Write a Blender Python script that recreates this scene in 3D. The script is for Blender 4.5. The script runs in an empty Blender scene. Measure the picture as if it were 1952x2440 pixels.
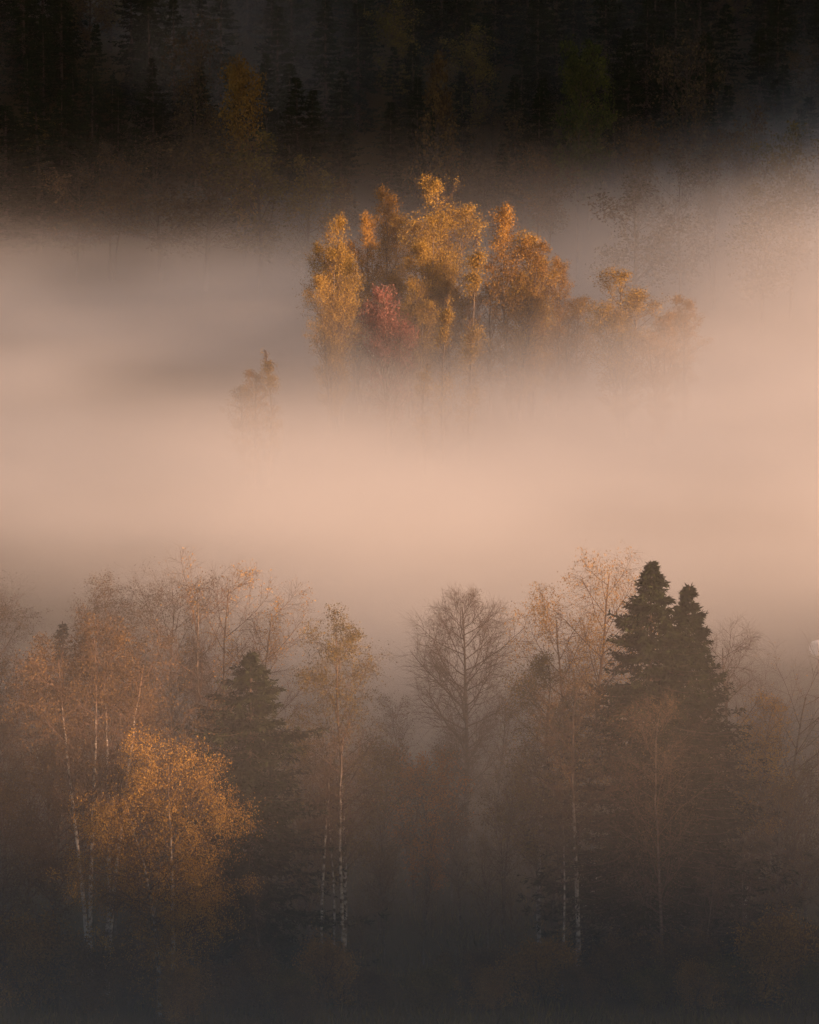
import bpy, math, numpy as np
R = math.radians
sc = bpy.context.scene

# ------------------------------------------------------------------ camera, sky, sun, exposure
CAM_Z = 62.5
cd = bpy.data.cameras.new('camera'); cam = bpy.data.objects.new('camera', cd)
sc.collection.objects.link(cam); sc.camera = cam
cam.location = (0, 0, CAM_Z); cam.rotation_euler = (R(90 - 8.2), 0, 0)
cd.sensor_fit = 'VERTICAL'; cd.angle = R(12.6); cd.clip_start = 1; cd.clip_end = 6000

SUN_EL = R(5.0)
SUN_H = (0.80, -0.60)                      # horizontal direction towards the sun: right and behind the camera
w = bpy.data.worlds.new('World'); sc.world = w; w.use_nodes = True
nt = w.node_tree; bg = nt.nodes['Background']
sky = nt.nodes.new('ShaderNodeTexSky'); sky.sky_type = 'NISHITA'; sky.sun_disc = False
sky.sun_elevation = SUN_EL; sky.sun_rotation = math.atan2(SUN_H[0], SUN_H[1])
sky.altitude = 200; sky.air_density = 1.0; sky.dust_density = 4.0; sky.ozone_density = 1.9
nt.links.new(sky.outputs[0], bg.inputs[0]); bg.inputs[1].default_value = 0.05

sd = bpy.data.lights.new('sun', 'SUN'); sun = bpy.data.objects.new('sun', sd)
sc.collection.objects.link(sun)
sd.energy = 5.0; sd.angle = R(1.6); sd.color = (1.0, 0.58, 0.36)
from mathutils import Vector
sdir = Vector((SUN_H[0] * math.cos(SUN_EL), SUN_H[1] * math.cos(SUN_EL), math.sin(SUN_EL)))
sun.rotation_euler = sdir.to_track_quat('Z', 'Y').to_euler()

sc.view_settings.view_transform = 'Standard'; sc.view_settings.look = 'None'
sc.view_settings.exposure = 1.9; sc.view_settings.gamma = 1.0
sc.render.engine = 'CYCLES'
cy = sc.cycles
cy.use_denoising = True; cy.denoiser = 'OPENIMAGEDENOISE'
cy.max_bounces = 5; cy.diffuse_bounces = 2; cy.glossy_bounces = 1; cy.transmission_bounces = 2
cy.volume_bounces = 3; cy.transparent_max_bounces = 8
cy.volume_max_steps = 256
cy.use_adaptive_sampling = False

# ------------------------------------------------------------------ material helpers
def new_mat(name):
    m = bpy.data.materials.new(name); m.use_nodes = True
    m.node_tree.nodes.clear()
    return m, m.node_tree, m.node_tree.nodes.new
def ramp(nt_, cols):
    r = nt_.nodes.new('ShaderNodeValToRGB'); e = r.color_ramp.elements
    e[0].position, e[0].color = cols[0][0], (*cols[0][1], 1)
    e[1].position, e[1].color = cols[-1][0], (*cols[-1][1], 1)
    for p, c in cols[1:-1]:
        k = e.new(p); k.color = (*c, 1)
    return r
def leaf_mat(name, c_dark, c_mid, c_light, trans=0.4, clump=0.5):
    m, t, N = new_mat(name); L = t.links.new
    at = N('ShaderNodeAttribute'); at.attribute_name = 'rnd'
    tc = N('ShaderNodeTexCoord'); nz = N('ShaderNodeTexNoise')
    nz.inputs['Scale'].default_value = clump; nz.inputs['Detail'].default_value = 2
    L(tc.outputs['Object'], nz.inputs['Vector'])
    a = N('ShaderNodeMath'); a.operation = 'MULTIPLY_ADD'; a.inputs[1].default_value = 1.7; a.inputs[2].default_value = -0.72
    L(nz.outputs[0], a.inputs[0])
    b = N('ShaderNodeMath'); b.operation = 'MULTIPLY_ADD'; b.inputs[1].default_value = 0.75
    L(at.outputs['Fac'], b.inputs[0]); L(a.outputs[0], b.inputs[2])
    r = ramp(t, [(0.0, c_dark), (0.5, c_mid), (1.0, c_light)]); L(b.outputs[0], r.inputs[0])
    d = N('ShaderNodeBsdfDiffuse'); tr = N('ShaderNodeBsdfTranslucent'); mx = N('ShaderNodeMixShader')
    mx.inputs[0].default_value = trans
    L(r.outputs[0], d.inputs[0]); L(r.outputs[0], tr.inputs[0])
    L(d.outputs[0], mx.inputs[1]); L(tr.outputs[0], mx.inputs[2])
    o = N('ShaderNodeOutputMaterial'); L(mx.outputs[0], o.inputs[0])
    return m
def bark_mat(name, base, dark, thr=0.5, scale=(1.5, 1.5, 6), fade=None):
    m, t, N = new_mat(name); L = t.links.new
    tc = N('ShaderNodeTexCoord'); mp = N('ShaderNodeMapping'); mp.inputs['Scale'].default_value = scale
    nz = N('ShaderNodeTexNoise'); nz.inputs['Scale'].default_value = 1.0; nz.inputs['Detail'].default_value = 4
    L(tc.outputs['Object'], mp.inputs[0]); L(mp.outputs[0], nz.inputs['Vector'])
    r = ramp(t, [(thr - 0.12, dark), (thr + 0.06, base)]); L(nz.outputs[0], r.inputs[0])
    col = r.outputs[0]
    if fade:                                                    # young bark high on the stem is brown
        sx = N('ShaderNodeSeparateXYZ'); L(tc.outputs['Object'], sx.inputs[0])
        mr_ = N('ShaderNodeMapRange'); L(sx.outputs[2], mr_.inputs[0]); mr_.inputs[1].default_value = fade[0]; mr_.inputs[2].default_value = fade[1]
        mx = N('ShaderNodeMix'); mx.data_type = 'RGBA'; L(mr_.outputs[0], mx.inputs['Factor'])
        L(col, mx.inputs[6]); mx.inputs[7].default_value = (.13, .09, .065, 1); col = mx.outputs[2]
    d = N('ShaderNodeBsdfDiffuse'); L(col, d.inputs[0])
    o = N('ShaderNodeOutputMaterial'); L(d.outputs[0], o.inputs[0])
    return m

M = {
 'birch_bark': bark_mat('birch_bark', (0.46, 0.42, 0.37), (0.09, 0.075, 0.06), 0.53, (2.5, 2.5, 4), (8, 13)),
 'white_bark': bark_mat('white_bark', (0.60, 0.54, 0.47), (0.13, 0.10, 0.085), 0.47, (2.5, 2.5, 4), (13, 17)),
 'grey_bark': bark_mat('grey_bark', (0.16, 0.13, 0.105), (0.07, 0.058, 0.048)),
 'brown_bark': bark_mat('brown_bark', (0.11, 0.08, 0.06), (0.05, 0.04, 0.03)),
 'twig': bark_mat('twig', (0.12, 0.08, 0.06), (0.07, 0.05, 0.038)),
 'rust': leaf_mat('rust_leaf', (0.058, 0.038, 0.022), (0.12, 0.077, 0.036), (0.24, 0.15, 0.055)),
 'gold': leaf_mat('gold_leaf', (0.17, 0.095, 0.024), (0.39, 0.225, 0.05), (0.56, 0.34, 0.075)),
 'olive': leaf_mat('olive_leaf', (0.07, 0.065, 0.022), (0.15, 0.11, 0.035), (0.26, 0.19, 0.05)),
 'brown': leaf_mat('brown_leaf', (0.055, 0.041, 0.028), (0.105, 0.075, 0.044), (0.19, 0.13, 0.06)),
 'orange': leaf_mat('orange_leaf', (0.22, 0.08, 0.02), (0.40, 0.15, 0.03), (0.52, 0.23, 0.05)),
 'aspen': leaf_mat('aspen_leaf', (0.15, 0.095, 0.028), (0.34, 0.215, 0.05), (0.50, 0.34, 0.085), 0.4, 0.4),
 'amber': leaf_mat('amber_leaf', (0.13, 0.075, 0.025), (0.30, 0.17, 0.045), (0.45, 0.27, 0.075), 0.4, 0.4),
 'red': leaf_mat('red_leaf', (0.17, 0.075, 0.06), (0.30, 0.135, 0.11), (0.42, 0.22, 0.16), 0.4, 0.5),
 'needle': leaf_mat('needle', (0.008, 0.011, 0.006), (0.018, 0.024, 0.011), (0.034, 0.042, 0.018), 0.1, 0.7),
 'green': leaf_mat('green_leaf', (0.03, 0.04, 0.012), (0.07, 0.08, 0.022), (0.14, 0.14, 0.035)),
}

# ------------------------------------------------------------------ mesh helpers (numpy)
def add_obj(name, me, parent=None):
    o = bpy.data.objects.new(name, me); sc.collection.objects.link(o)
    if parent is not None: o.parent = parent
    return o
def quads_mesh(name, V, F, mats, matidx=None, rnd=None, smooth=False):
    me = bpy.data.meshes.new(name)
    n = len(F)
    me.vertices.add(len(V)); me.vertices.foreach_set('co', np.ascontiguousarray(V, np.float32).ravel())
    me.loops.add(n * 4); me.loops.foreach_set('vertex_index', np.ascontiguousarray(F, np.int32).ravel())
    me.polygons.add(n); me.polygons.foreach_set('loop_start', np.arange(0, n * 4, 4, dtype=np.int32))
    if matidx is not None: me.polygons.foreach_set('material_index', matidx.astype(np.int32))
    for m in mats: me.materials.append(M[m] if isinstance(m, str) else m)
    if rnd is not None:
        a = me.attributes.new('rnd', 'FLOAT', 'FACE'); a.data.foreach_set('value', rnd.astype(np.float32))
    if smooth: me.polygons.foreach_set('use_smooth', np.ones(n, bool))
    me.update(calc_edges=True)
    return me
def nrm(a): return a / (np.linalg.norm(a, axis=-1, keepdims=True) + 1e-9)
def tubes(P, Rr, k):
    """P (B,m,3) polylines, Rr (B,m) radii -> verts, quads"""
    B, m, _ = P.shape
    T = np.empty_like(P); T[:, 1:-1] = P[:, 2:] - P[:, :-2]; T[:, 0] = P[:, 1] - P[:, 0]; T[:, -1] = P[:, -1] - P[:, -2]
    T = nrm(T)
    ref = np.where(np.abs(T[:, :1, 2:3]) > 0.9, np.array([1., 0, 0]), np.array([0, 0, 1.]))
    ref = np.broadcast_to(ref, T.shape)
    U = nrm(np.cross(T, ref)); W = np.cross(T, U)
    a = np.arange(k) * 2 * np.pi / k
    V = P[:, :, None] + Rr[:, :, None, None] * (np.cos(a)[:, None] * U[:, :, None] + np.sin(a)[:, None] * W[:, :, None])
    idx = np.arange(B * m * k).reshape(B, m, k); nx = np.roll(idx, -1, axis=2)
    F = np.stack([idx[:, :-1], nx[:, :-1], nx[:, 1:], idx[:, 1:]], -1).reshape(-1, 4)
    return V.reshape(-1, 3), F
def merge(parts):
    Vs, Fs, o = [], [], 0
    for V, F in parts:
        Vs.append(V); Fs.append(F + o); o += len(V)
    return np.concatenate(Vs), np.concatenate(Fs)
def leaves(rng, C, ln, wd, hang=0.0):
    n = len(C)
    u = nrm(rng.normal(size=(n, 3)) + np.array([0, 0, -hang]))
    v = nrm(np.cross(u, rng.normal(size=(n, 3))))
    l = (ln * rng.uniform(.6, 1.3, n))[:, None]; ww = (wd * rng.uniform(.6, 1.3, n))[:, None]
    V = np.stack([C, C + u * l * .5 + v * ww * .5, C + u * l, C + u * l * .5 - v * ww * .5], 1).reshape(-1, 3)
    return V, np.arange(n * 4).reshape(n, 4)
def grow(rng, P, Rr, n, t0, t1, ang, angj, lenfn, segs, trop, wob, rfac=0.55, rmin=0.006, az0=0.0, lr=.022):
    """n children on each parent polyline"""
    B, m, _ = P.shape
    t = np.linspace(t0, t1, n)[None] + rng.uniform(-.5, .5, (B, n)) * (t1 - t0) / max(n, 1)
    t = np.clip(t, 0.02, 0.985)
    f = t * (m - 1); i = np.minimum(f.astype(int), m - 2); fr = (f - i)[..., None]
    bi = np.arange(B)[:, None]
    A = P[bi, i]; Bp = P[bi, i + 1]
    pos = A + (Bp - A) * fr; tan = nrm(Bp - A)
    rad = Rr[bi, i] * (1 - fr[..., 0]) + Rr[bi, i + 1] * fr[..., 0]
    az = az0 + rng.uniform(0, 6.28, (B, 1)) + np.arange(n)[None] * 2.39996 + rng.uniform(-.5, .5, (B, n))
    ref = np.where(np.abs(tan[..., 2:3]) > 0.95, np.array([1., 0, 0]), np.array([0, 0, 1.]))
    U = nrm(np.cross(tan, ref)); W = np.cross(tan, U)
    a = np.radians(ang + rng.uniform(-angj, angj, (B, n)))[..., None]
    d = np.cos(a) * tan + np.sin(a) * (np.cos(az)[..., None] * U + np.sin(az)[..., None] * W)
    L = lenfn(t) * rng.uniform(.7, 1.2, (B, n))
    pos = pos.reshape(-1, 3); d = d.reshape(-1, 3); L = L.reshape(-1); rad = rad.reshape(-1)
    K = len(pos); Q = np.empty((K, segs + 1, 3)); Q[:, 0] = pos
    for s in range(segs):
        d = nrm(d + rng.normal(size=(K, 3)) * wob + np.array([0, 0, trop]))
        Q[:, s + 1] = Q[:, s] + d * (L / segs)[:, None]
    r0 = np.minimum(rad * rfac + .002, np.maximum(L * lr, rmin))
    rr = r0[:, None] * np.linspace(1, .3, segs + 1)[None]
    return Q, np.maximum(rr, rmin * .6), t.reshape(-1)
def along(rng, Q, n, jit):
    B, m, _ = Q.shape
    t = rng.uniform(0.1, 1, (B, n)) * (m - 1); i = np.minimum(t.astype(int), m - 2); fr = (t - i)[..., None]
    bi = np.arange(B)[:, None]
    c = Q[bi, i] * (1 - fr) + Q[bi, i + 1] * fr
    return (c + rng.normal(size=c.shape) * jit).reshape(-1, 3)
def stem_line(rng, h, r, lean, bend, m=14, x0=0.0, y0=0.0, lp=1.35):
    t = np.linspace(0, 1, m)
    x = x0 + lean[0] * t ** lp + bend * np.sin(t * 3.3 + rng.uniform(0, 6)) * t + rng.normal(size=m) * .04 * t
    y = y0 + lean[1] * t + bend * np.sin(t * 2.7 + rng.uniform(0, 6)) * t
    P = np.stack([x, y, t * h], 1)[None]
    return P, (r * (1 - .88 * t) + .012)[None]

def shape_fn(kind, w):
    if kind == 'cone':   return lambda t: w * np.clip((1.05 - t), 0.05, 1) ** .85 * np.clip((t - .05) * 5, .35, 1)
    if kind == 'egg':    return lambda t: w * np.clip(np.sin(np.clip((t - .12) / .92, 0, 1) * np.pi) ** .6, .25, 1)
    if kind == 'round':  return lambda t: w * np.clip(np.sqrt(np.clip(1 - ((t - .62) / .48) ** 2, 0, 1)), .3, 1)
    if kind == 'vase':   return lambda t: w * np.clip(.55 + .6 * t, .3, 1.1)
    if kind == 'column': return lambda t: w * np.clip(1.25 - t, .3, .9)

def broadleaf(seed, h=18, r=.17, w=3.5, shape='egg', t0=.3, stems=((0, 0, 0, 0, 1.0),), limbs=26, subs=9, twigs=7,
              ang=45, trop=.05, droop=-.10, leaf=(.10, .07), nleaf=9, hang=.6, bend=.5, mat='rust', bark='birch_bark',
              jit=.14, trop2=0.0, rmin=.007, thin=None, twig_sides=3, segs3=2, lr=.022, lp=1.35):
    """returns (list of trunk meshes, crown mesh); stems: (x, y, lean_x, lean_y, height factor)"""
    rng = np.random.default_rng(seed)
    trunks, tw, C = [], [], []
    for (sx, sy, lx, ly, hf) in stems:
        P, Rr = stem_line(rng, h * hf, r * (.6 + .4 * hf), (lx, ly), bend, x0=sx, y0=sy, lp=lp)
        f = shape_fn(shape, w * 1.45)
        Q1, R1, t1 = grow(rng, P, Rr, limbs, t0, .97, ang, 14, f, 7, trop, .09, rmin=rmin * 1.6, lr=lr)
        sub_len = np.clip(np.repeat(np.linalg.norm(Q1[:, -1] - Q1[:, 0], axis=1), 1), .3, 9)
        # second order
        n2 = subs
        Q2, R2, t2 = grow(rng, Q1, R1, n2, .25, .98, 42, 14, lambda t: np.broadcast_to(sub_len[:, None] * .5, t.shape) * (1.15 - .6 * t), 4, trop2, .14, rmin=rmin)
        l2 = np.clip(np.linalg.norm(Q2[:, -1] - Q2[:, 0], axis=1), .2, 3)
        Q3, R3, t3 = grow(rng, Q2, R2, twigs, .2, 1, 40, 18, lambda t: np.broadcast_to(l2[:, None] * .6 + .2, t.shape), segs3, droop, .16, rmin=rmin * .75)
        V, F = tubes(P, Rr, 8)
        me = quads_mesh('trunk', V, F, [bark], smooth=True); trunks.append(me)
        tw += [tubes(Q1, R1, 4), tubes(Q2, R2, 3), tubes(Q3, R3, twig_sides)]
        if nleaf:
            C.append(along(rng, Q3, nleaf, jit)); C.append(along(rng, Q2, max(1, nleaf // 2), jit))
    Vt, Ft = merge(tw)
    if nleaf:
        C = np.concatenate(C)
        if thin is not None: C = C[thin(C, rng)]
        Vl, Fl = leaves(rng, C, leaf[0], leaf[1], hang)
        V = np.concatenate([Vt, Vl]); F = np.concatenate([Ft, Fl + len(Vt)])
        mi = np.concatenate([np.zeros(len(Ft)), np.ones(len(Fl))])
        rn = np.concatenate([np.zeros(len(Ft)), rng.uniform(0, 1, len(Fl))])
        crown = quads_mesh('crown', V, F, ['twig', mat], mi, rn)
    else:
        crown = quads_mesh('crown', Vt, Ft, ['twig'])
    return trunks, crown

def spruce(seed, h=22, prof=(2.4, 2.8, .13), whorl=.5, per=6, nb=10, card=(.26, .07), dens=6, ragged=.25, t0=.05, up=.2):
    """prof = (a, b, c): branch length a(1-exp(-d/b)) + c d at d metres below the tip"""
    rng = np.random.default_rng(seed)
    P, Rr = stem_line(rng, h, .24, (0, 0), .12, m=18)
    zs = np.arange(t0 * h, h * .998, whorl)
    n = len(zs) * per
    z = np.repeat(zs, per) + rng.uniform(-.25, .25, n); t = np.clip(z / h, 0, .999)
    d = h * (1 - t); az = rng.uniform(0, 6.283, n)
    lump = 1 + ragged * .7 * np.sin(az * 2 + z * 1.1) * np.sin(z * .9 + 1)
    L = (prof[0] * (1 - np.exp(-d / prof[1])) + prof[2] * d) * rng.uniform(1 - ragged * 1.5, 1 + ragged * .8, n) * lump * (d / (d + .9)) + .08
    out = np.stack([np.cos(az), np.sin(az), np.zeros(n)], 1)
    segs = 6; s = np.linspace(0, 1, segs + 1)
    dip = (.08 + .34 * (1 - t))[:, None] * (-1.35 * s + 1.05 * s ** 2.4)[None] + (up * np.exp(-d / 5))[:, None] * s[None]
    base = np.stack([np.interp(z, P[0, :, 2], P[0, :, 0]), np.interp(z, P[0, :, 2], P[0, :, 1]), z], 1)
    Q = base[:, None] + out[:, None] * (L[:, None] * s[None])[..., None]
    Q[..., 2] += L[:, None] * dip
    rb = np.maximum(L * .010, .01)[:, None] * np.linspace(1, .3, segs + 1)[None]
    side = np.cross(out, [0, 0, 1.])
    tt = np.linspace(.15, .98, nb)[None] + rng.uniform(-.05, .05, (n, nb))
    f = np.clip(tt, 0, .99) * segs; i = f.astype(int); fr = (f - i)[..., None]; bi = np.arange(n)[:, None]
    A = Q[bi, i] * (1 - fr) + Q[bi, i + 1] * fr
    sg = np.where(np.arange(nb) % 2 == 0, 1., -1.)[None, :, None]
    sd_ = nrm(out[:, None] * .8 + side[:, None] * sg * .75 + rng.normal(size=(n, nb, 3)) * .12)
    sl = (L[:, None] * .33 * (1.12 - tt) + .16)[..., None] * rng.uniform(.7, 1.2, (n, nb, 1))
    E = A + sd_ * sl; E[..., 2] -= .22 * sl[..., 0]
    S = np.stack([A, (A + E) / 2, E], 2).reshape(-1, 3, 3)
    wt = (sl + .22).ravel() / (sl + .22).sum(); pick = rng.choice(len(S), size=len(S) * dens, p=wt)
    q = rng.uniform(.0, 1.0, len(pick))[:, None]
    C = S[pick, 0] * (1 - q) + S[pick, 2] * q + rng.normal(size=(len(pick), 3)) * .035
    D = sd_.reshape(-1, 3)[pick]
    ax = along(rng, Q, dens, .04); C = np.concatenate([C, ax]); D = np.concatenate([D, np.repeat(out, dens, axis=0)])
    k = len(C)
    u = nrm(D * .9 + rng.normal(size=(k, 3)) * .45 + np.array([0, 0, -.25]))
    v = nrm(np.cross(u, rng.normal(size=(k, 3))))
    l = (card[0] * rng.uniform(.6, 1.3, k))[:, None]; ww = (card[1] * rng.uniform(.6, 1.3, k))[:, None]
    Vl = np.stack([C, C + u * l * .4 + v * ww * .5, C + u * l, C + u * l * .4 - v * ww * .5], 1).reshape(-1, 3)
    Fl = np.arange(k * 4).reshape(k, 4)
    Vt, Ft = tubes(Q, rb, 3)
    V = np.concatenate([Vt, Vl]); F = np.concatenate([Ft, Fl + len(Vt)])
    mi = np.concatenate([np.zeros(len(Ft)), np.ones(len(Fl))]); rn = np.concatenate([np.zeros(len(Ft)), rng.uniform(0, 1, len(Fl))])
    crown = quads_mesh('crown', V, F, ['brown_bark', 'needle'], mi, rn)
    V, F = tubes(P, Rr, 8)
    return [quads_mesh('trunk', V, F, ['brown_bark'], smooth=True)], crown

# ------------------------------------------------------------------ terrain
def sstep(a, b, x):
    t = np.clip((x - a) / (b - a), 0, 1); return t * t * (3 - 2 * t)
def terrain(x, y):
    x = np.asarray(x, float); y = np.asarray(y, float)
    # the hill the camera stands on; unseen notch added to let sun through
    crest = 60 - 1.8 * sstep(30, 160, x) - 44 * np.exp(-((x + 1.333 * y - 310) / 16) ** 2) * sstep(60, 160, x) + 2 * np.sin(x * .017 + 1)
    z = crest * np.clip(1 - np.clip(y + .06 * x, 0, None) / 225, 0, 1) ** 1.5
    # the wooded slope across the valley
    foot = 608 + 8 * np.sin(x * .021 + 1) - .03 * x
    z = z + np.clip(y - foot, 0, None) * .33 * sstep(0, 90, y - foot) + 12 * sstep(250, 900, y)* sstep(700, 1100, y)
    # unseen spur on the right, added to shade the far slope
    z = z + 120 * sstep(200, 440, x) * sstep(560, 625, y + .75 * x)
    z = z + .25 * np.sin(x * .19 + y * .05) + .2 * np.sin(y * .17 - x * .07)
    return z
def grid_axis(lo, hi, flo, fhi, coarse, fine):
    a = np.concatenate([np.arange(lo, flo, coarse), np.arange(flo, fhi, fine), np.arange(fhi, hi + coarse, coarse)])
    return a
gx = grid_axis(-1600, 1800, -90, 90, 30, 3); gy = grid_axis(-1200, 2600, 230, 760, 30, 3)
X, Y = np.meshgrid(gx, gy); Z = terrain(X, Y)
V = np.stack([X, Y, Z], -1).reshape(-1, 3)
ix = np.arange(len(V)).reshape(X.shape)
F = np.stack([ix[:-1, :-1], ix[:-1, 1:], ix[1:, 1:], ix[1:, :-1]], -1).reshape(-1, 4)
m, t, N = new_mat('ground'); L = t.links.new
tc = N('ShaderNodeTexCoord'); n1 = N('ShaderNodeTexNoise'); n1.inputs['Scale'].default_value = .05; n1.inputs['Detail'].default_value = 6
L(tc.outputs['Object'], n1.inputs['Vector'])
r1 = ramp(t, [(.3, (.05, .035, .02)), (.5, (.085, .06, .03)), (.7, (.13, .09, .045))]); L(n1.outputs[0], r1.inputs[0])
d = N('ShaderNodeBsdfDiffuse'); L(r1.outputs[0], d.inputs[0]); o = N('ShaderNodeOutputMaterial'); L(d.outputs[0], o.inputs[0])
ground = add_obj('ground', quads_mesh('ground', V, F, [m], smooth=True)); ground['kind'] = 'structure'

# ------------------------------------------------------------------ placing
def place(name, model, x, y, label, cat, group=None, rot=0.0, s=1.0, sw=None, z=None):
    trunks, crown = model
    e = bpy.data.objects.new(name, None); sc.collection.objects.link(e)
    e.empty_display_size = 1
    e.location = (x, y, float(terrain(x, y)) - .08 if z is None else z); e.rotation_euler = (0, 0, rot)
    e.scale = ((sw or s), (sw or s), s)
    e['label'] = label; e['category'] = cat
    if group: e['group'] = group
    for me in trunks: add_obj('trunk', me, e)
    add_obj('crown', crown, e)
    return e

# ---- foreground trees
def clump(scale, thr, seed):
    ph = np.random.default_rng(seed).uniform(0, 6, (4, 3)); k = np.random.default_rng(seed + 1).normal(size=(4, 3)) * scale
    def f(C, rng):
        v = sum(np.sin(C @ k[i] + ph[i, 0]) for i in range(4)) / 4
        return v + rng.normal(size=len(C)) * .25 > thr
    return f

# left: tall many-stemmed birch and the golden weeping birch at its foot
place('birch_tree', broadleaf(1, 20.0, .125, 3.2, 'egg', .46, ((0, 0, -1.5, .4, .94), (.12, .05, .2, -.3, 1.0), (.95, .2, .5, .3, .98), (1.02, .1, 2.4, 0, .92)),
      18, 9, 8, ang=42, trop=.05, droop=-.16, nleaf=7, hang=.9, mat='rust', bend=.45, lp=1.9, thin=clump(.9, -.15, 5), bark='white_bark'), -17.6, 248,
      'tall rust-leaved birch with several white stems fanning out at the left', 'tree')
place('birch_tree', broadleaf(2, 14.6, .13, 3.4, 'egg', .08, ((0, 0, .5, 0, 1.0), (-.6, .5, -1.4, .2, .82)), 36, 11, 8, ang=58, trop=.0, droop=-.6, trop2=-.16,
      nleaf=14, hang=1.6, mat='gold', leaf=(.10, .065), thin=clump(1.2, -.12, 9)), -12.9, 243.8,
      'golden weeping birch, the brightest tree at the lower left', 'tree')
# pale background trees at the left edge
bgA = broadleaf(3, 16.0, .14, 3.4, 'round', .3, limbs=28, subs=9, twigs=8, ang=48, nleaf=9, mat='brown', bark='grey_bark', thin=clump(.8, -.1, 3))
bgB = broadleaf(4, 15.6, .14, 3.0, 'round', .35, limbs=28, subs=9, twigs=8, ang=45, nleaf=7, mat='rust', bark='grey_bark', thin=clump(.8, 0, 4))
G1 = 'hazy brown trees behind the birches at the left edge'
place('alder_tree', bgA, -27.0, 292, 'hazy brown-leaved tree cut by the left edge of the picture', 'tree', G1, .4, .86)
place('spruce_tree', spruce(31, 16.2, (1.8, 2.2, .10), .55, 6, 8, (.30, .09), 5), -22.6, 297, 'hazy grey-green conifer between the brown trees at far left', 'tree', None, 0, .78)
place('alder_tree', bgB, -20.0, 296, 'hazy brown tree right behind the many-stemmed birch', 'tree', G1, 1.4, .87)
place('alder_tree', bgA, -15.2, 296, 'hazy brown tree left of the wide bare crown', 'tree', G1, 2.6, .88)
place('alder_tree', bgB, -23.3, 262, 'dark brown tree low at the left edge beside the rust birch', 'tree', G1, 3.6, .88)
place('alder_tree', bgA, -21.5, 255, 'low dark thicket tree left of the white birch stems', 'tree', G1, 5.1, .66)
place('birch_tree', broadleaf(5, 16.2, .13, 2.6, 'egg', .3, limbs=26, subs=8, twigs=7, ang=42, nleaf=7, mat='rust', thin=clump(.9, -.1, 6)), -12.6, 266,
      'slender birch with a bent white trunk left of the bare crown', 'tree')
place('birch_tree', broadleaf(6, 20.4, .14, 2.7, 'round', .40, ((0, 0, -.9, 0, .98), (.7, .4, .5, .2, 1.0), (1.3, 0, 1.7, .3, .93)), 16, 10, 11, ang=46, trop=.04, trop2=.03,
      nleaf=2, hang=.6, mat='gold', bark='grey_bark', thin=clump(.8, .1, 2)), -11.3, 262,
      'wide almost leafless three-stemmed tree rising above the dark spruce', 'tree')
place('spruce_tree', spruce(7, 17.9, (3.2, 1.8, .12), .36, 8, 12, (.33, .09), 12, .40), -8.9, 255, 'dark bulky spruce with ragged branches left of centre', 'tree')
place('birch_tree', broadleaf(8, 18.6, .12, 2.5, 'egg', .22, limbs=40, subs=9, twigs=8, ang=55, trop=.03, droop=-.22, nleaf=8, hang=1.0, mat='olive', thin=clump(1.0, -.3, 8)), -3.7, 258,
      'conical birch with greenish gold leaves right of the dark spruce', 'tree')
slim = broadleaf(9, 14, .09, 1.5, 'egg', .45, limbs=18, subs=6, twigs=5, ang=40, nleaf=3, mat='brown', thin=clump(.9, 0, 3))
place('birch_tree', slim, -4.9, 253.5, 'thin white birch trunk, left of a close trio below the conical birch', 'tree', 'trio of thin birch trunks', 0, .95)
place('birch_tree', slim, -4.3, 254.2, 'thin white birch trunk, middle of a close trio below the conical birch', 'tree', 'trio of thin birch trunks', 2, .85)
place('birch_tree', slim, -3.7, 253.6, 'thicker white birch trunk, right of a close trio below the conical birch', 'tree', 'trio of thin birch trunks', 4, 1.0, 1.25)
# centre: the bare tree and what stands round it
place('alder_tree', broadleaf(10, 16.8, .2, 3.2, 'egg', .22, ((0, 0, -.4, 0, 1.0),), 44, 13, 12, ang=58, trop=.09, trop2=.03, droop=.02, lr=.013, segs3=3, nleaf=1, mat='brown', bark='grey_bark', thin=clump(.8, .3, 2), rmin=.009, bend=.2), 3.6, 284,
      'bare rounded tree with fine twigs standing alone in the centre', 'tree', None, 0, .93, .93)
place('rowan_tree', broadleaf(11, 8.5, .09, 1.9, 'round', .2, limbs=22, subs=7, twigs=6, ang=45, nleaf=9, mat='orange', bark='grey_bark', leaf=(.11, .08)), .9, 264.5,
      'small tree with an orange red crown low in the centre', 'tree')
youngA = broadleaf(12, 10, .08, 1.9, 'egg', .2, limbs=24, subs=7, twigs=6, ang=40, trop=.06, nleaf=4, mat='brown', bark='grey_bark', thin=clump(.9, -.1, 3))
youngB = broadleaf(13, 10, .08, 2.0, 'round', .3, limbs=22, subs=7, twigs=6, ang=38, trop=.06, nleaf=2, mat='olive', bark='grey_bark', thin=clump(.9, 0, 4))
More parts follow.
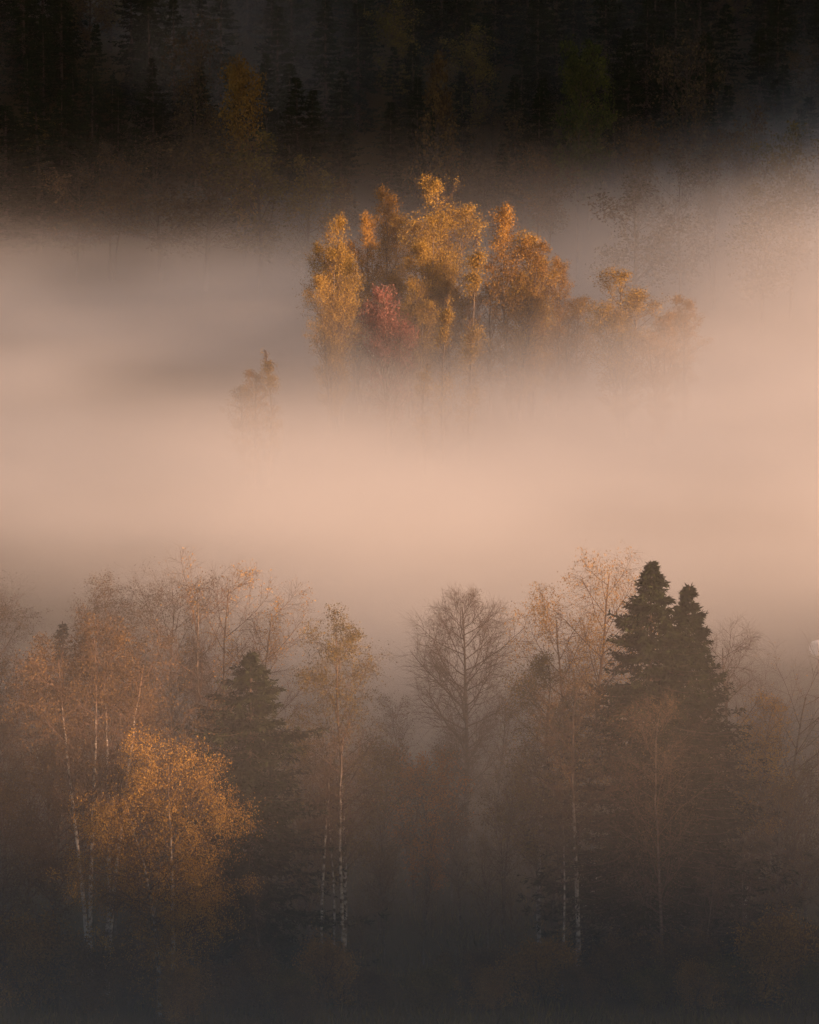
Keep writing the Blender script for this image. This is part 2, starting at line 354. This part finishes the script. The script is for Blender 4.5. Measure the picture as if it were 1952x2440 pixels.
for k, (md, x, y, s, lab) in enumerate([
    (youngA, -.6, 286, .9, 'hazy young tree behind the orange crown on its left'),
    (youngB, 5.6, 289, .9, 'hazy young tree behind the bare central tree on its right'),
    (youngA, 2.6, 284, .75, 'hazy low young tree at the foot of the bare central tree'),
    (youngB, -1.6, 272, .8, 'slim young tree between the conical birch and orange crown'),
    (youngA, 2.9, 262, .72, 'slim dark young tree just right of the orange crown'),
    (youngB, 5.6, 266, .8, 'slim young tree between the bare central tree and the golden birch'),
    (youngA, -6.4, 262, .8, 'slim young tree at the right flank of the dark spruce'),
    (youngB, 4.4, 256, .62, 'low bare young tree in the dim ground fog near centre'),
    (youngA, -1.4, 257, .6, 'low brown young tree left of centre in the dim ground fog'),
    (youngA, 7.4, 262, 1.0, 'grey brown tree on the left shoulder of the mixed clump right of centre'),
    (youngB, 11.2, 258, 1.15, 'bare slim tree in front of the tall golden birch'),
    (youngA, 8.0, 255, .9, 'brown young tree left of the white birch trunk right of centre'),
    (youngB, 17.6, 262, 1.1, 'twiggy young tree behind the big spruce on its right'),
    (youngA, 18.6, 250.5, .8, 'brown young tree at the lower right of the big spruce'),
    (youngB, 21.6, 256, 1.02, 'bare twiggy tree low at the right edge'),
    (youngA, 23.4, 252, .8, 'brown low tree cut by the right edge'),
    (youngA, 16.2, 248, .7, 'low brown tree under the right side of the big spruce'),
    (youngB, -8.2, 249, .62, 'low dim young tree under the dark spruce'),
    ]):
    place('young_tree', md, x, y, lab, 'tree', 'slim young trees in the fog', k * 1.3, s)
# right: mixed clump, tall golden birch, the pair of spruces, the birches before and beside them
place('birch_tree', broadleaf(14, 16.6, .12, 2.2, 'egg', .25, limbs=32, subs=9, twigs=8, ang=52, nleaf=10, mat='olive', bark='birch_bark', thin=clump(.9, -.3, 6)), 7.4, 258,
      'dark olive birch on the left of the clump by the spruces', 'tree')
place('birch_tree', broadleaf(15, 20.2, .17, 3.4, 'egg', .34, ((0, 0, .3, 0, 1.0), (-.5, .2, -2.0, .2, .86)), 24, 9, 8, ang=48, trop=.05, droop=-.35, trop2=-.03, nleaf=9, hang=1.2, mat='gold', thin=clump(1.0, -.1, 12)), 10.9, 267,
      'tall pale gold birch rising left of the big spruce', 'tree')
place('spruce_tree', spruce(16, 23.4, (4.0, 4.8, .13), .38, 8, 13, (.33, .095), 12, .30), 13.3, 252.5, 'big dark green spruce, the tallest tree on the right', 'tree')
place('spruce_tree', spruce(17, 21.7, (3.6, 6.5, .15), .40, 8, 12, (.33, .095), 12, .32), 15.5, 256, 'dark spruce with a thin spire just right of the tallest spruce', 'tree')
place('birch_tree', broadleaf(18, 15.6, .09, 2.9, 'egg', .3, limbs=30, subs=9, twigs=8, ang=50, nleaf=4, mat='brown', bark='grey_bark', thin=clump(.9, 0, 7)), 13.7, 246.5,
      'brown sparse-leaved birch in front of the big spruce', 'tree')
place('birch_tree', broadleaf(19, 16.6, .14, 2.4, 'egg', .42, limbs=24, subs=8, twigs=7, ang=45, nleaf=7, mat='rust', thin=clump(.9, -.1, 8)), 9.3, 250,
      'birch with a long white trunk left of the big spruce', 'tree')
place('birch_tree', slim, 8.4, 248.5, 'thin leaning birch trunk left of the long white birch trunk', 'tree', None, 1, .8)
place('alder_tree', broadleaf(20, 15.2, .15, 2.4, 'round', .3, limbs=28, subs=11, twigs=11, ang=48, trop=.05, nleaf=0, bark='grey_bark', rmin=.008), 19.2, 272,
      'hazy bare twiggy crown right behind the big spruce', 'tree')
place('birch_tree', broadleaf(21, 15.2, .11, 1.6, 'egg', .45, ((0, 0, 1.0, 0, 1.0),), 26, 8, 7, ang=40, droop=-.3, nleaf=9, hang=1.0, mat='gold', thin=clump(.9, -.2, 8)), 18.9, 256,
      'small golden birch with a leaning white trunk right of the spruces', 'tree')
place('alder_tree', broadleaf(22, 14.4, .14, 3.2, 'vase', .3, ((0, 0, 1.8, 0, 1.0), (.2, .2, -.2, 0, .8)), 16, 8, 8, ang=45, trop=.03, nleaf=1, mat='gold', bark='grey_bark', rmin=.008, thin=clump(.8, .2, 2)), 21.3, 262,
      'bare tree with a curved trunk at the right edge', 'tree')

youngC = broadleaf(23, 11, .08, 2.1, 'egg', .12, limbs=26, subs=8, twigs=6, ang=44, trop=.04, nleaf=8, mat='rust', bark='grey_bark', thin=clump(.9, -.2, 13))
for k, (md, x, y, s, lab) in enumerate([
    (youngC, -19.6, 252, 1.12, 'rusty thicket tree left of the white birch stems'),
    (youngC, -22.6, 250, .95, 'rusty thicket tree low by the left edge'),
    (youngC, -15.4, 256, 1.3, 'rusty tree filling in behind the white birch stems'),
    (youngC, -20.4, 260, 1.42, 'brown rusty tree behind the left thicket'),
    (youngC, -11.3, 259, 1.2, 'rusty tree between the golden weeping birch and dark spruce'),
    (youngA, -17.0, 262, 1.5, 'brown tree standing behind the rust birch crown'),
    (youngA, -24.6, 266, 1.4, 'tall brown hazy tree at the very left edge'),
    (youngC, -5.7, 259, 1.05, 'rusty tree left of the conical birch'),
    (youngC, -1.7, 261, .95, 'rusty tree right of the conical birch'),
    (youngA, .3, 268, .82, 'brown hazy tree left behind the orange crown'),
    (youngC, 2.5, 269, .78, 'rusty low tree at the left of the bare central trunk'),
    (youngA, 5.3, 261, .8, 'brown tree right of the bare central trunk'),
    (youngC, 20.4, 253.5, .95, 'rusty tree below the small leaning golden birch'),
    (youngA, 22.8, 260, 1.05, 'brown hazy tree low at the right edge'),
    (youngA, 19.4, 263, 1.1, 'brown hazy tree behind the small leaning golden birch'),
    (youngB, 0.8, 255, .55, 'dim bare sapling in the ground fog below the orange crown'),
    (youngB, -2.7, 250, .5, 'dim bare sapling right of the birch trunk trio'),
    (youngB, 5.9, 250, .55, 'dim bare sapling left of the leaning birch trunk')]):
    place('young_tree', md, x, y, lab, 'tree', 'slim young trees in the fog', k * 1.7 + .5, s)

# shrubs along the bottom
def shrub(seed, h, w, mat, nleaf=8, n=9):
    rng = np.random.default_rng(seed)
    st = tuple((rng.normal() * .25 * w, rng.normal() * .25 * w, rng.normal() * .55 * w, rng.normal() * .4 * w, rng.uniform(.6, 1)) for _ in range(n))
    return broadleaf(seed, h, .035, w * .5, 'egg', .15, st, 9, 5, 4, ang=40, trop=.06, nleaf=nleaf, mat=mat, bark='brown_bark', bend=.1, leaf=(.11, .075), thin=clump(1.4, -.25, seed))
sA = shrub(41, 3.2, 2.3, 'amber', 7, 12); sB = shrub(42, 2.6, 1.6, 'olive'); sC = shrub(43, 3.0, 2.3, 'rust', 6, 11)
for md, x, y, s, r, lab in [
    (sA, -4.3, 247, .95, 0, 'dull golden shrub at the foot of the birch trunk trio'),
    (sB, 1.0, 245, .85, 1, 'low olive green shrub at the bottom centre'),
    (sA, 7.1, 245.5, .95, 2, 'dull golden shrub below the leaning birch trunk'),
    (sA, 19.4, 246, 1.25, 3, 'wide dull golden shrub at the lower right'),
    (sB, 17.4, 244.5, 1.0, 4, 'olive green shrub left of the wide dull golden shrub at lower right'),
    (sA, -20.8, 245, 1.25, 5, 'dull golden shrub in the lower left corner'),
    (sC, -17.6, 244, 1.2, 1, 'brown shrub below the white birch stems'),
    (sC, -9.3, 245, 1.0, 2, 'brown shrub right of the golden weeping birch'),
    (sB, -6.8, 245.5, .9, 3, 'olive green shrub below the dark spruce'),
    (sC, 11.8, 246.5, .95, 5, 'brown sapling bush below the big spruce'),
    (sC, 14.6, 246.5, 1.1, .5, 'orange brown bush right of the trunk below the big spruce'),
    (sC, 3.6, 249, .7, .9, 'brown bush between the two low shrubs at bottom centre'),
    (sB, 22.0, 243.6, .9, 2.4, 'olive green shrub in the lower right corner'),
    (sC, -14.9, 246, .8, 2.1, 'rusty brush between the white birch stems and golden birch'),
    (sC, -2.0, 246, .62, 3.1, 'rusty brush right of the shrub below the birch trunk trio'),
    (sA, 4.0, 244.4, .6, 4.1, 'low brush between the bottom centre shrubs'),
    (sC, 9.4, 244.2, .72, 5.1, 'rusty brush right of the shrub below the leaning trunk'),
    (sB, 12.9, 243.8, .8, 1.1, 'low brush at the bottom under the big spruce'),
    (sC, 21.2, 248.5, 1.05, 2.2, 'rusty brush behind the wide shrub at lower right'),
    (sB, -22.4, 249, 1.1, 3.2, 'brush at the left edge below the thicket'),
    (sC, -6.0, 243.4, .6, 4.2, 'low rusty brush at the bottom left of centre'),
    (sA, 15.6, 243.6, .7, .2, 'low brush at the bottom right of the big spruce'),
    (sA, -12.4, 243, .8, 2.9, 'dull golden shrub under the golden weeping birch')]:
    place('shrub', md, x, y, lab, 'shrub', 'shrubs along the bottom edge', r, s)

# ---- the lit aspens out in the fog
aspen_kw = dict(limbs=26, subs=7, twigs=6, trop=.11, trop2=.08, droop=.02, hang=.2, leaf=(.16, .12), bark='grey_bark', rmin=.012, jit=.26)
as1 = broadleaf(51, 21.5, .22, 3.0, 'egg', .14, ((0, 0, -.5, .3, 1.0), (1.0, .6, 1.6, .4, .86), (-.8, .2, -1.8, .2, .8)), ang=40, nleaf=12, mat='aspen', thin=clump(.8, -.15, 21), **aspen_kw)
as2 = broadleaf(52, 21.5, .22, 2.6, 'egg', .12, ((0, 0, -.9, 0, 1.0), (1.2, .5, 1.4, 0, .84)), ang=38, nleaf=14, mat='amber', thin=clump(.8, -.1, 22), **aspen_kw)
as3 = broadleaf(53, 18, .14, 1.5, 'column', .12, ang=28, nleaf=8, mat='aspen', thin=clump(.9, -.1, 23), **aspen_kw)
redm = broadleaf(54, 16.5, .15, 2.6, 'egg', .2, ((0, 0, 0, 0, 1), (.4, .3, -1.4, 0, .9), (.5, 0, 1.3, 0, .8)), ang=40, nleaf=7, mat='red', thin=clump(.9, -.05, 24), **aspen_kw)
G2 = 'autumn aspens lit by the sun above the fog'
for md, x, y, s, sw, r, lab in [
    (as1, 3.6, 540, 1.05, 1.1, .3, 'dim amber aspen behind the others, highest of the lit group'),
    (as2, -2.2, 546, .98, 1.0, 1.3, 'dull ochre aspen at the back left of the highest aspen'),
    (as1, -7.6, 505, 1.0, .8, 2.2, 'orange aspen at the upper left of the lit group'),
    (as2, -5.2, 520, .94, .8, 3.2, 'amber aspen second from left in the lit group'),
    (as1, 2.2, 518, .94, .85, 4.1, 'amber aspen in the middle in front of the highest aspen'),
    (as3, 6.7, 492, 1.16, 1.25, 5.0, 'narrow bright yellow orange aspen right of the group centre'),
    (as2, 10.9, 500, 1.03, 1.05, .2, 'big bright orange aspen on the right of the lit group'),
    (as1, 13.6, 503, .9, .95, 1.1, 'broad glowing aspen with a rounded right side, right of the group'),
    (as2, 16.2, 508, .78, .7, 2.7, 'small reddish amber aspen at the right end of the lit group'),
    (as1, -8.4, 494, .88, .72, 3.9, 'yellow aspen lowest on the left of the lit group'),
    (as3, 3.5, 470, .97, .95, 4.4, 'slender pale yellow aspen standing in front of the lit group'),
    (as3, 6.0, 471, .82, 1.1, 5.7, 'shorter pale aspen right of the slender front aspen'),
    (as1, 23.0, 490, .79, 1.1, .9, 'pale orange aspen apart on the right in the fog'),
    (as2, 29.8, 500, .62, .9, 1.9, 'faint aspen fading into fog at the far right of the lit trees'),
    (as2, -15.2, 450, .50, .7, 2.3, 'ghostly pale aspen low on the left in the bright fog'),
    (as3, -13.7, 449, .74, .95, .7, 'ghostly slender aspen spire left in the bright fog'),
    (as3, 1.6, 461, .63, 1.0, 3.3, 'faint pinkish aspen top almost lost in the fog centre'),
    (as1, .2, 500, .70, .75, 5.2, 'shaded aspen in the hollow between the bright crowns'),
    (as2, 26.4, 486, .62, .9, 4.2, 'faint low aspen between the two pale ones on the right')]:
    place('aspen_tree', md, x, y, lab, 'tree', G2, r, s, sw)
as4 = broadleaf(55, 20, .2, 3.0, 'egg', .14, ((0, 0, -.7, .3, 1.0), (1.0, .6, 1.3, .4, .88)), ang=40, nleaf=10, mat='amber', thin=clump(.8, -.2, 25), **aspen_kw)
for x, y, s_, sw, r, lab in [
    (-5.6, 512, .72, 1.0, 0, 'shaded ochre aspen between the two left orange crowns'),
    (-.8, 516, .70, 1.05, 1, 'shaded ochre aspen behind the red maple'),
    (4.6, 512, .70, 1.0, 2, 'shaded ochre aspen left of the narrow bright aspen'),
    (8.8, 508, .7, 1.0, 3, 'shaded ochre aspen between the narrow and the big bright aspen'),
    (18.2, 514, .62, 1.0, 4, 'dull ochre aspen beyond the right end of the lit group')]:
    place('aspen_tree', as4, x, y, lab, 'tree', 'shaded aspens among the lit ones', r, s_, sw)
place('maple_tree', redm, -2.4, 478, 'pinkish red maple below the left aspens', 'tree', None, .5, 1.0, .95)

# ---- trees at the foot of the far slope
far_kw = dict(bark='brown_bark', limbs=22, subs=7, twigs=4, leaf=(.34, .26), rmin=.018, jit=.3, twig_sides=3)
fG = broadleaf(61, 20, .2, 3.2, 'egg', .2, ang=36, trop=.12, nleaf=9, mat='amber', **far_kw)
fO = broadleaf(62, 20, .2, 3.4, 'egg', .2, ang=42, trop=.08, nleaf=9, mat='olive', thin=clump(.6, -.2, 5), **far_kw)
fB = broadleaf(63, 20, .2, 3.4, 'round', .25, ang=42, trop=.05, nleaf=7, mat='brown', thin=clump(.6, -.1, 6), **far_kw)
fS = broadleaf(64, 20, .2, 3.6, 'cone', .25, ang=48, trop=.06, nleaf=6, mat='rust', thin=clump(.6, 0, 7), **far_kw)
fV = broadleaf(65, 20, .2, 3.0, 'round', .35, ang=40, trop=.03, droop=-.3, nleaf=10, mat='green', **far_kw)
fT = broadleaf(66, 20, .17, 2.2, 'vase', .55, ((0, 0, -.4, 0, 1), (.5, 0, 1.6, 0, .85)), ang=35, trop=.05, nleaf=3, mat='rust', thin=clump(.6, 0, 8), **far_kw)
def far(name, md, x, y, h, sw, lab, r=0, group=None):
    place(name, md, x, y, lab, 'tree', group, r, h / 20, sw)
G3 = 'trees at the foot of the dark far slope'
HT = lambda x, y, ztop: ztop - float(terrain(x, y))
for nm, md, x, y, zt, sw, r, lab in [
    ('aspen_tree', fG, -23.0, 648, 30.9, 1.0, 0, 'dim golden tree against the black hillside, upper left'),
    ('alder_tree', fS, 3.4, 640, 34.2, 1.15, 1, 'dark sparse conical tree against the black hillside, top centre'),
    ('birch_tree', fV, 23.4, 645, 32.6, 1.05, 2, 'dark green weeping birch against the black hillside, upper right'),
    ('alder_tree', fB, -28.0, 636, 22.0, 1.9, 3, 'broad dark brown tree below the dim golden tree on its left'),
    ('alder_tree', fO, -20.5, 634, 21.6, 1.6, 4, 'olive brown tree right below the dim golden tree'),
    ('alder_tree', fB, -34.4, 640, 20.0, 1.4, 5, 'dark brown tree between two gaps of blue mist, left'),
    ('birch_tree', fT, -41.5, 642, 20.0, 1.0, 6, 'thin dark birch right of the black spruces at the left edge'),
    ('alder_tree', fB, -30.5, 660, 34.0, 1.1, .6, 'faint grey brown crown in blue mist, upper left'),
    ('alder_tree', fO, -14.0, 628, 19.0, 1.1, 1.6, 'dim olive tree right of the broad dark brown tree'),
    ('birch_tree', fT, 46.4, 626, 25.6, 1.1, 2.6, 'pale-trunked birch with a golden top on the far right'),
    ('birch_tree', fT, 41.0, 622, 22.4, .8, 3.6, 'slim white-trunked birch in mist, left of the golden-topped one'),
    ('birch_tree', fT, 30.5, 622, 24.0, 1.1, 4.6, 'forked pale birch below the dark green weeping birch on its right'),
    ('alder_tree', fB, 36.0, 612, 20.5, 1.25, 5.6, 'brown misty tree between the forked and white-trunked birches'),
    ('birch_tree', fT, 17.2, 620, 21.0, 1.2, .3, 'forked birch stems in mist behind the lit aspens on the right'),
    ('alder_tree', fO, 45.5, 596, 17.5, 1.5, 1.3, 'olive rounded tree in brown fog at the right'),
    ('alder_tree', fB, 28.4, 592, 17.5, 1.4, 2.3, 'brown rounded tree in fog right behind the lit aspens'),
    ('alder_tree', fO, 50.5, 612, 24.0, 1.2, 3.3, 'brown tree cut by the right edge in high fog'),
    ('alder_tree', fS, -8.5, 632, 17.5, 1.1, 4.3, 'grey sparse tree in blue mist above the orange aspens'),
    ('alder_tree', fB, 10.5, 628, 18.0, 1.2, 5.3, 'dim brown tree in mist right of the highest aspen'),
    ('alder_tree', fB, 38.5, 650, 33.0, 1.2, .9, 'dark rounded tree on the slope above the white-trunked birch'),
    ('alder_tree', fB, -46.0, 640, 17.0, 1.1, 1.9, 'brown tree low behind the black spruces at left')]:
    far(nm, md, x, y, HT(x, y, zt), sw, lab, r, G3)
fsp1 = spruce(71, 20, (2.0, 3.0, .09), .75, 6, 7, (.5, .16), 5, .3)
fsp2 = spruce(72, 20, (1.6, 3.0, .08), .75, 6, 7, (.5, .16), 5, .45)
place('spruce_tree', fsp1, -52.0, 650, 'black spruce at the left edge above the fog', 'tree', None, 0, 1.0, 2.0)
place('spruce_tree', fsp1, -48.3, 654, 'black spruce with a thin tip, right of the one at the left edge', 'tree', None, 2, 1.0, 1.4)
place('spruce_tree', fsp1, -57.0, 654, 'black spruce half cut by the left edge', 'tree', None, 4, .9, 1.8)
place('spruce_tree', fsp2, 16.2, 650, 'gaunt spruce left of the dark green weeping birch', 'tree', None, 1, .92, .7)
# the black conifer wood on the slope
rng = np.random.default_rng(77); k = 0
for row, y in enumerate(np.arange(655, 742, 8.0)):
    for x in np.arange(-78, 79, 7.0):
        xx = x + rng.uniform(-2.6, 2.6) + (row % 2) * 3.5; yy = y + rng.uniform(-3, 3)
        if row == 0 and min(abs(xx + 23), abs(xx - 3.4), abs(xx - 23.4)) < 5: continue
        if abs(xx) > yy * .095 + 3: continue
        s = rng.uniform(.75, 1.12); u = rng.uniform()
        if u < .92:
            place('spruce_tree', fsp1 if u < .42 else fsp2, xx, yy, 'nearly black conifer in the dark wood on the far hillside', 'tree', 'conifers of the dark hillside wood', rng.uniform(0, 6), s, s * rng.uniform(.9, 1.3))
        else:
            place('birch_tree', fB if u < .96 else fO, xx, yy, 'dim brown broadleaf tree among the black hillside conifers', 'tree', 'broadleaf trees of the dark hillside wood', rng.uniform(0, 6), s * .8, s)

# ---- wrapped bale on the meadow
def bale():
    n, rr, hl = 28, .6, .6
    prof = [(0, -hl + .015), (.3, -hl + .0), (.5, -hl - .01), (.56, -hl + .02), (.6, -hl + .09), (.605, -.2), (.61, 0), (.605, .2), (.6, hl - .09), (.56, hl - .02), (.5, hl + .01), (.3, hl), (0, hl - .015)]
    a = np.arange(n) * 2 * np.pi / n
    V = np.array([[h, r_ * np.cos(q), r_ * np.sin(q)] for r_, h in prof for q in a])
    V += np.random.default_rng(3).normal(size=V.shape) * .006
    ix = np.arange(len(V)).reshape(len(prof), n); nx = np.roll(ix, -1, 1)
    F = np.stack([ix[:-1], nx[:-1], nx[1:], ix[1:]], -1).reshape(-1, 4)
    m, t, N = new_mat('white_wrap'); p = N('ShaderNodeBsdfPrincipled'); o = N('ShaderNodeOutputMaterial')
    p.inputs['Base Color'].default_value = (.75, .76, .78, 1); p.inputs['Roughness'].default_value = .35
    t.links.new(p.outputs[0], o.inputs[0])
    ob = add_obj('hay_bale', quads_mesh('hay_bale', V, F, [m], smooth=True))
    ob.location = (31.9, 356, float(terrain(31.9, 356)) + .58); ob.rotation_euler = (0, 0, .9)
    ob['label'] = 'round white-wrapped hay bale on the meadow at the right edge'; ob['category'] = 'bale'
bale()

# ---- rough grass on the valley floor
rng = np.random.default_rng(90)
n = 60000
gx_ = rng.uniform(-34, 34, n); gy_ = 236 + 90 * rng.uniform(0, 1, n) ** 1.6
keep = np.sin(gx_ * .9 + 2 * np.sin(gy_ * .31)) + np.sin(gy_ * .6 + gx_ * .2) + rng.normal(size=n) > -.6
gx_, gy_ = gx_[keep], gy_[keep]; n = len(gx_)
B0 = np.stack([gx_, gy_, terrain(gx_, gy_) - .03], 1)
hh = rng.uniform(.2, .75, n)[:, None]; aa = rng.uniform(0, 6.28, n)
wv = np.stack([np.cos(aa), np.sin(aa), np.zeros(n)], 1) * .035
lean = rng.normal(size=(n, 3)) * .3; lean[:, 2] = 1
tip = B0 + nrm(lean) * hh
V = np.stack([B0 - wv, B0 + wv, tip + wv * .3, tip - wv * .3], 1).reshape(-1, 3)
gr = add_obj('grass', quads_mesh('grass', V, np.arange(n * 4).reshape(n, 4), ['olive'], None, rng.uniform(0, .7, n)))
gr['kind'] = 'stuff'; gr['label'] = 'rough autumn grass on the dim valley floor'

# ------------------------------------------------------------------ fog lying in the valley, thin air above
def build_haze():
    x0, x1, y0, y1, z0, z1 = -260, 300, -30, 900, -3, 130
    V = np.array([[x, y, z] for z in (z0, z1) for y in (y0, y1) for x in (x0, x1)], float)
    F = np.array([[0, 2, 3, 1], [4, 5, 7, 6], [0, 1, 5, 4], [2, 6, 7, 3], [0, 4, 6, 2], [1, 3, 7, 5]])
    m, t, N = new_mat('fog'); L = t.links.new
    def math_(op, a, b=None, c=None, clamp=False):
        n = N('ShaderNodeMath'); n.operation = op; n.use_clamp = clamp
        for k, v in enumerate((a, b, c)):
            if v is None: continue
            if isinstance(v, (int, float)): n.inputs[k].default_value = v
            else: L(v, n.inputs[k])
        return n.outputs[0]
    def mr(v, a, b, c, d, smooth=True):
        n = N('ShaderNodeMapRange'); n.interpolation_type = 'SMOOTHSTEP' if smooth else 'LINEAR'
        L(v, n.inputs[0])
        for k, q in zip((1, 2, 3, 4), (a, b, c, d)): n.inputs[k].default_value = q
        return n.outputs[0]
    g = N('ShaderNodeNewGeometry'); s = N('ShaderNodeSeparateXYZ'); L(g.outputs['Position'], s.inputs[0])
    x, y, z = s.outputs
    mp = N('ShaderNodeMapping'); mp.inputs['Scale'].default_value = (1 / 55, 1 / 70, 1 / 22); mp.inputs['Location'].default_value = (2.3, .7, .4); L(g.outputs['Position'], mp.inputs[0])
    nz = N('ShaderNodeTexNoise'); nz.inputs['Scale'].default_value = 1; nz.inputs['Detail'].default_value = 2
    L(mp.outputs[0], nz.inputs['Vector'])
    nf = nz.outputs[0]
    top = math_('MULTIPLY_ADD', nf, 12.0, FOG['top'])                 # height of the fog's upper edge
    top = math_('ADD', top, mr(x, 15, 65, 0, FOG['right_rise']))
    top = math_('ADD', top, mr(x, -42, -8, -5, 0))
    g1 = math_('POWER', math_('DIVIDE', math_('SUBTRACT', top, z), top, clamp=True), 1.6)
    along_y = math_('MULTIPLY', mr(y, 285, 395, FOG['near'], 1), mr(y, 425, 560, 1, FOG['far']))
    side = math_('MULTIPLY', mr(x, 110, 200, 1, 0), mr(x, -220, -130, 0, 1))
    dd = math_('MULTIPLY', math_('MULTIPLY', g1, along_y), side)
    dd = math_('MULTIPLY', dd, FOG['d'])
    dd = math_('MULTIPLY', dd, math_('MAXIMUM', math_('MULTIPLY_ADD', nf, 4.2, -1.1), .12))
    mp3 = N('ShaderNodeMapping'); mp3.inputs['Scale'].default_value = (1 / 26, 1 / 34, 1 / 9); L(g.outputs['Position'], mp3.inputs[0])
    n3 = N('ShaderNodeTexNoise'); n3.inputs['Scale'].default_value = 1; n3.inputs['Detail'].default_value = 3
    L(mp3.outputs[0], n3.inputs['Vector'])
    dd = math_('MULTIPLY', dd, mr(n3.outputs[0], .32, .68, .6, 1.4))   # torn streaks
    # thin lit haze hanging over the near trees, below the hill the picture is taken from
    veil = math_('MULTIPLY', mr(z, 20, 46, 1, 0), math_('MULTIPLY', mr(y, 260, 360, 1, 0), side))
    dd = math_('MULTIPLY_ADD', veil, FOG['veil'], dd)
    n2 = N('ShaderNodeTexNoise'); n2.inputs['Scale'].default_value = 1 / 34; n2.inputs['Detail'].default_value = 2
    L(g.outputs['Position'], n2.inputs['Vector'])
    tail = math_('MULTIPLY', math_('MULTIPLY', mr(z, 2, 30, 1, 0), mr(y, 430, 530, 0, 1)), math_('MULTIPLY', mr(y, 600, 650, 1, 0), mr(n2.outputs[0], .3, .72, .1, 1.9)))
    dd = math_('MULTIPLY_ADD', math_('MULTIPLY', tail, mr(x, -20, 30, .35, 1.3)), FOG['tail'], dd)
    mist = math_('MULTIPLY', math_('MULTIPLY', mr(n2.outputs[0], .42, .62, 0, 1), mr(x, -32, -4, 1, .2)), math_('MULTIPLY', mr(y, 655, 678, 0, 1), mr(z, 24, 52, 1, 0)))
    dd = math_('ADD', math_('MULTIPLY_ADD', mist, FOG['mist'], dd), FOG['air'])
    pv = N('ShaderNodeVolumePrincipled'); L(dd, pv.inputs['Density'])
    pv.inputs['Color'].default_value = (.97, .97, .97, 1); pv.inputs['Anisotropy'].default_value = FOG['g']
    o = N('ShaderNodeOutputMaterial'); L(pv.outputs[0], o.inputs['Volume'])
    m.cycles.volume_step_rate = FOG['step']
    h = add_obj('haze', quads_mesh('haze', V, F, [m])); h['kind'] = 'stuff'
    h['label'] = 'thick morning fog lying in the valley with thin air above'
FOG = dict(d=.042, near=.09, far=.56, air=.000004, g=.1, right_rise=17, mist=.012, tail=.0026, top=12.5, veil=.0009, step=1.6)
build_haze()
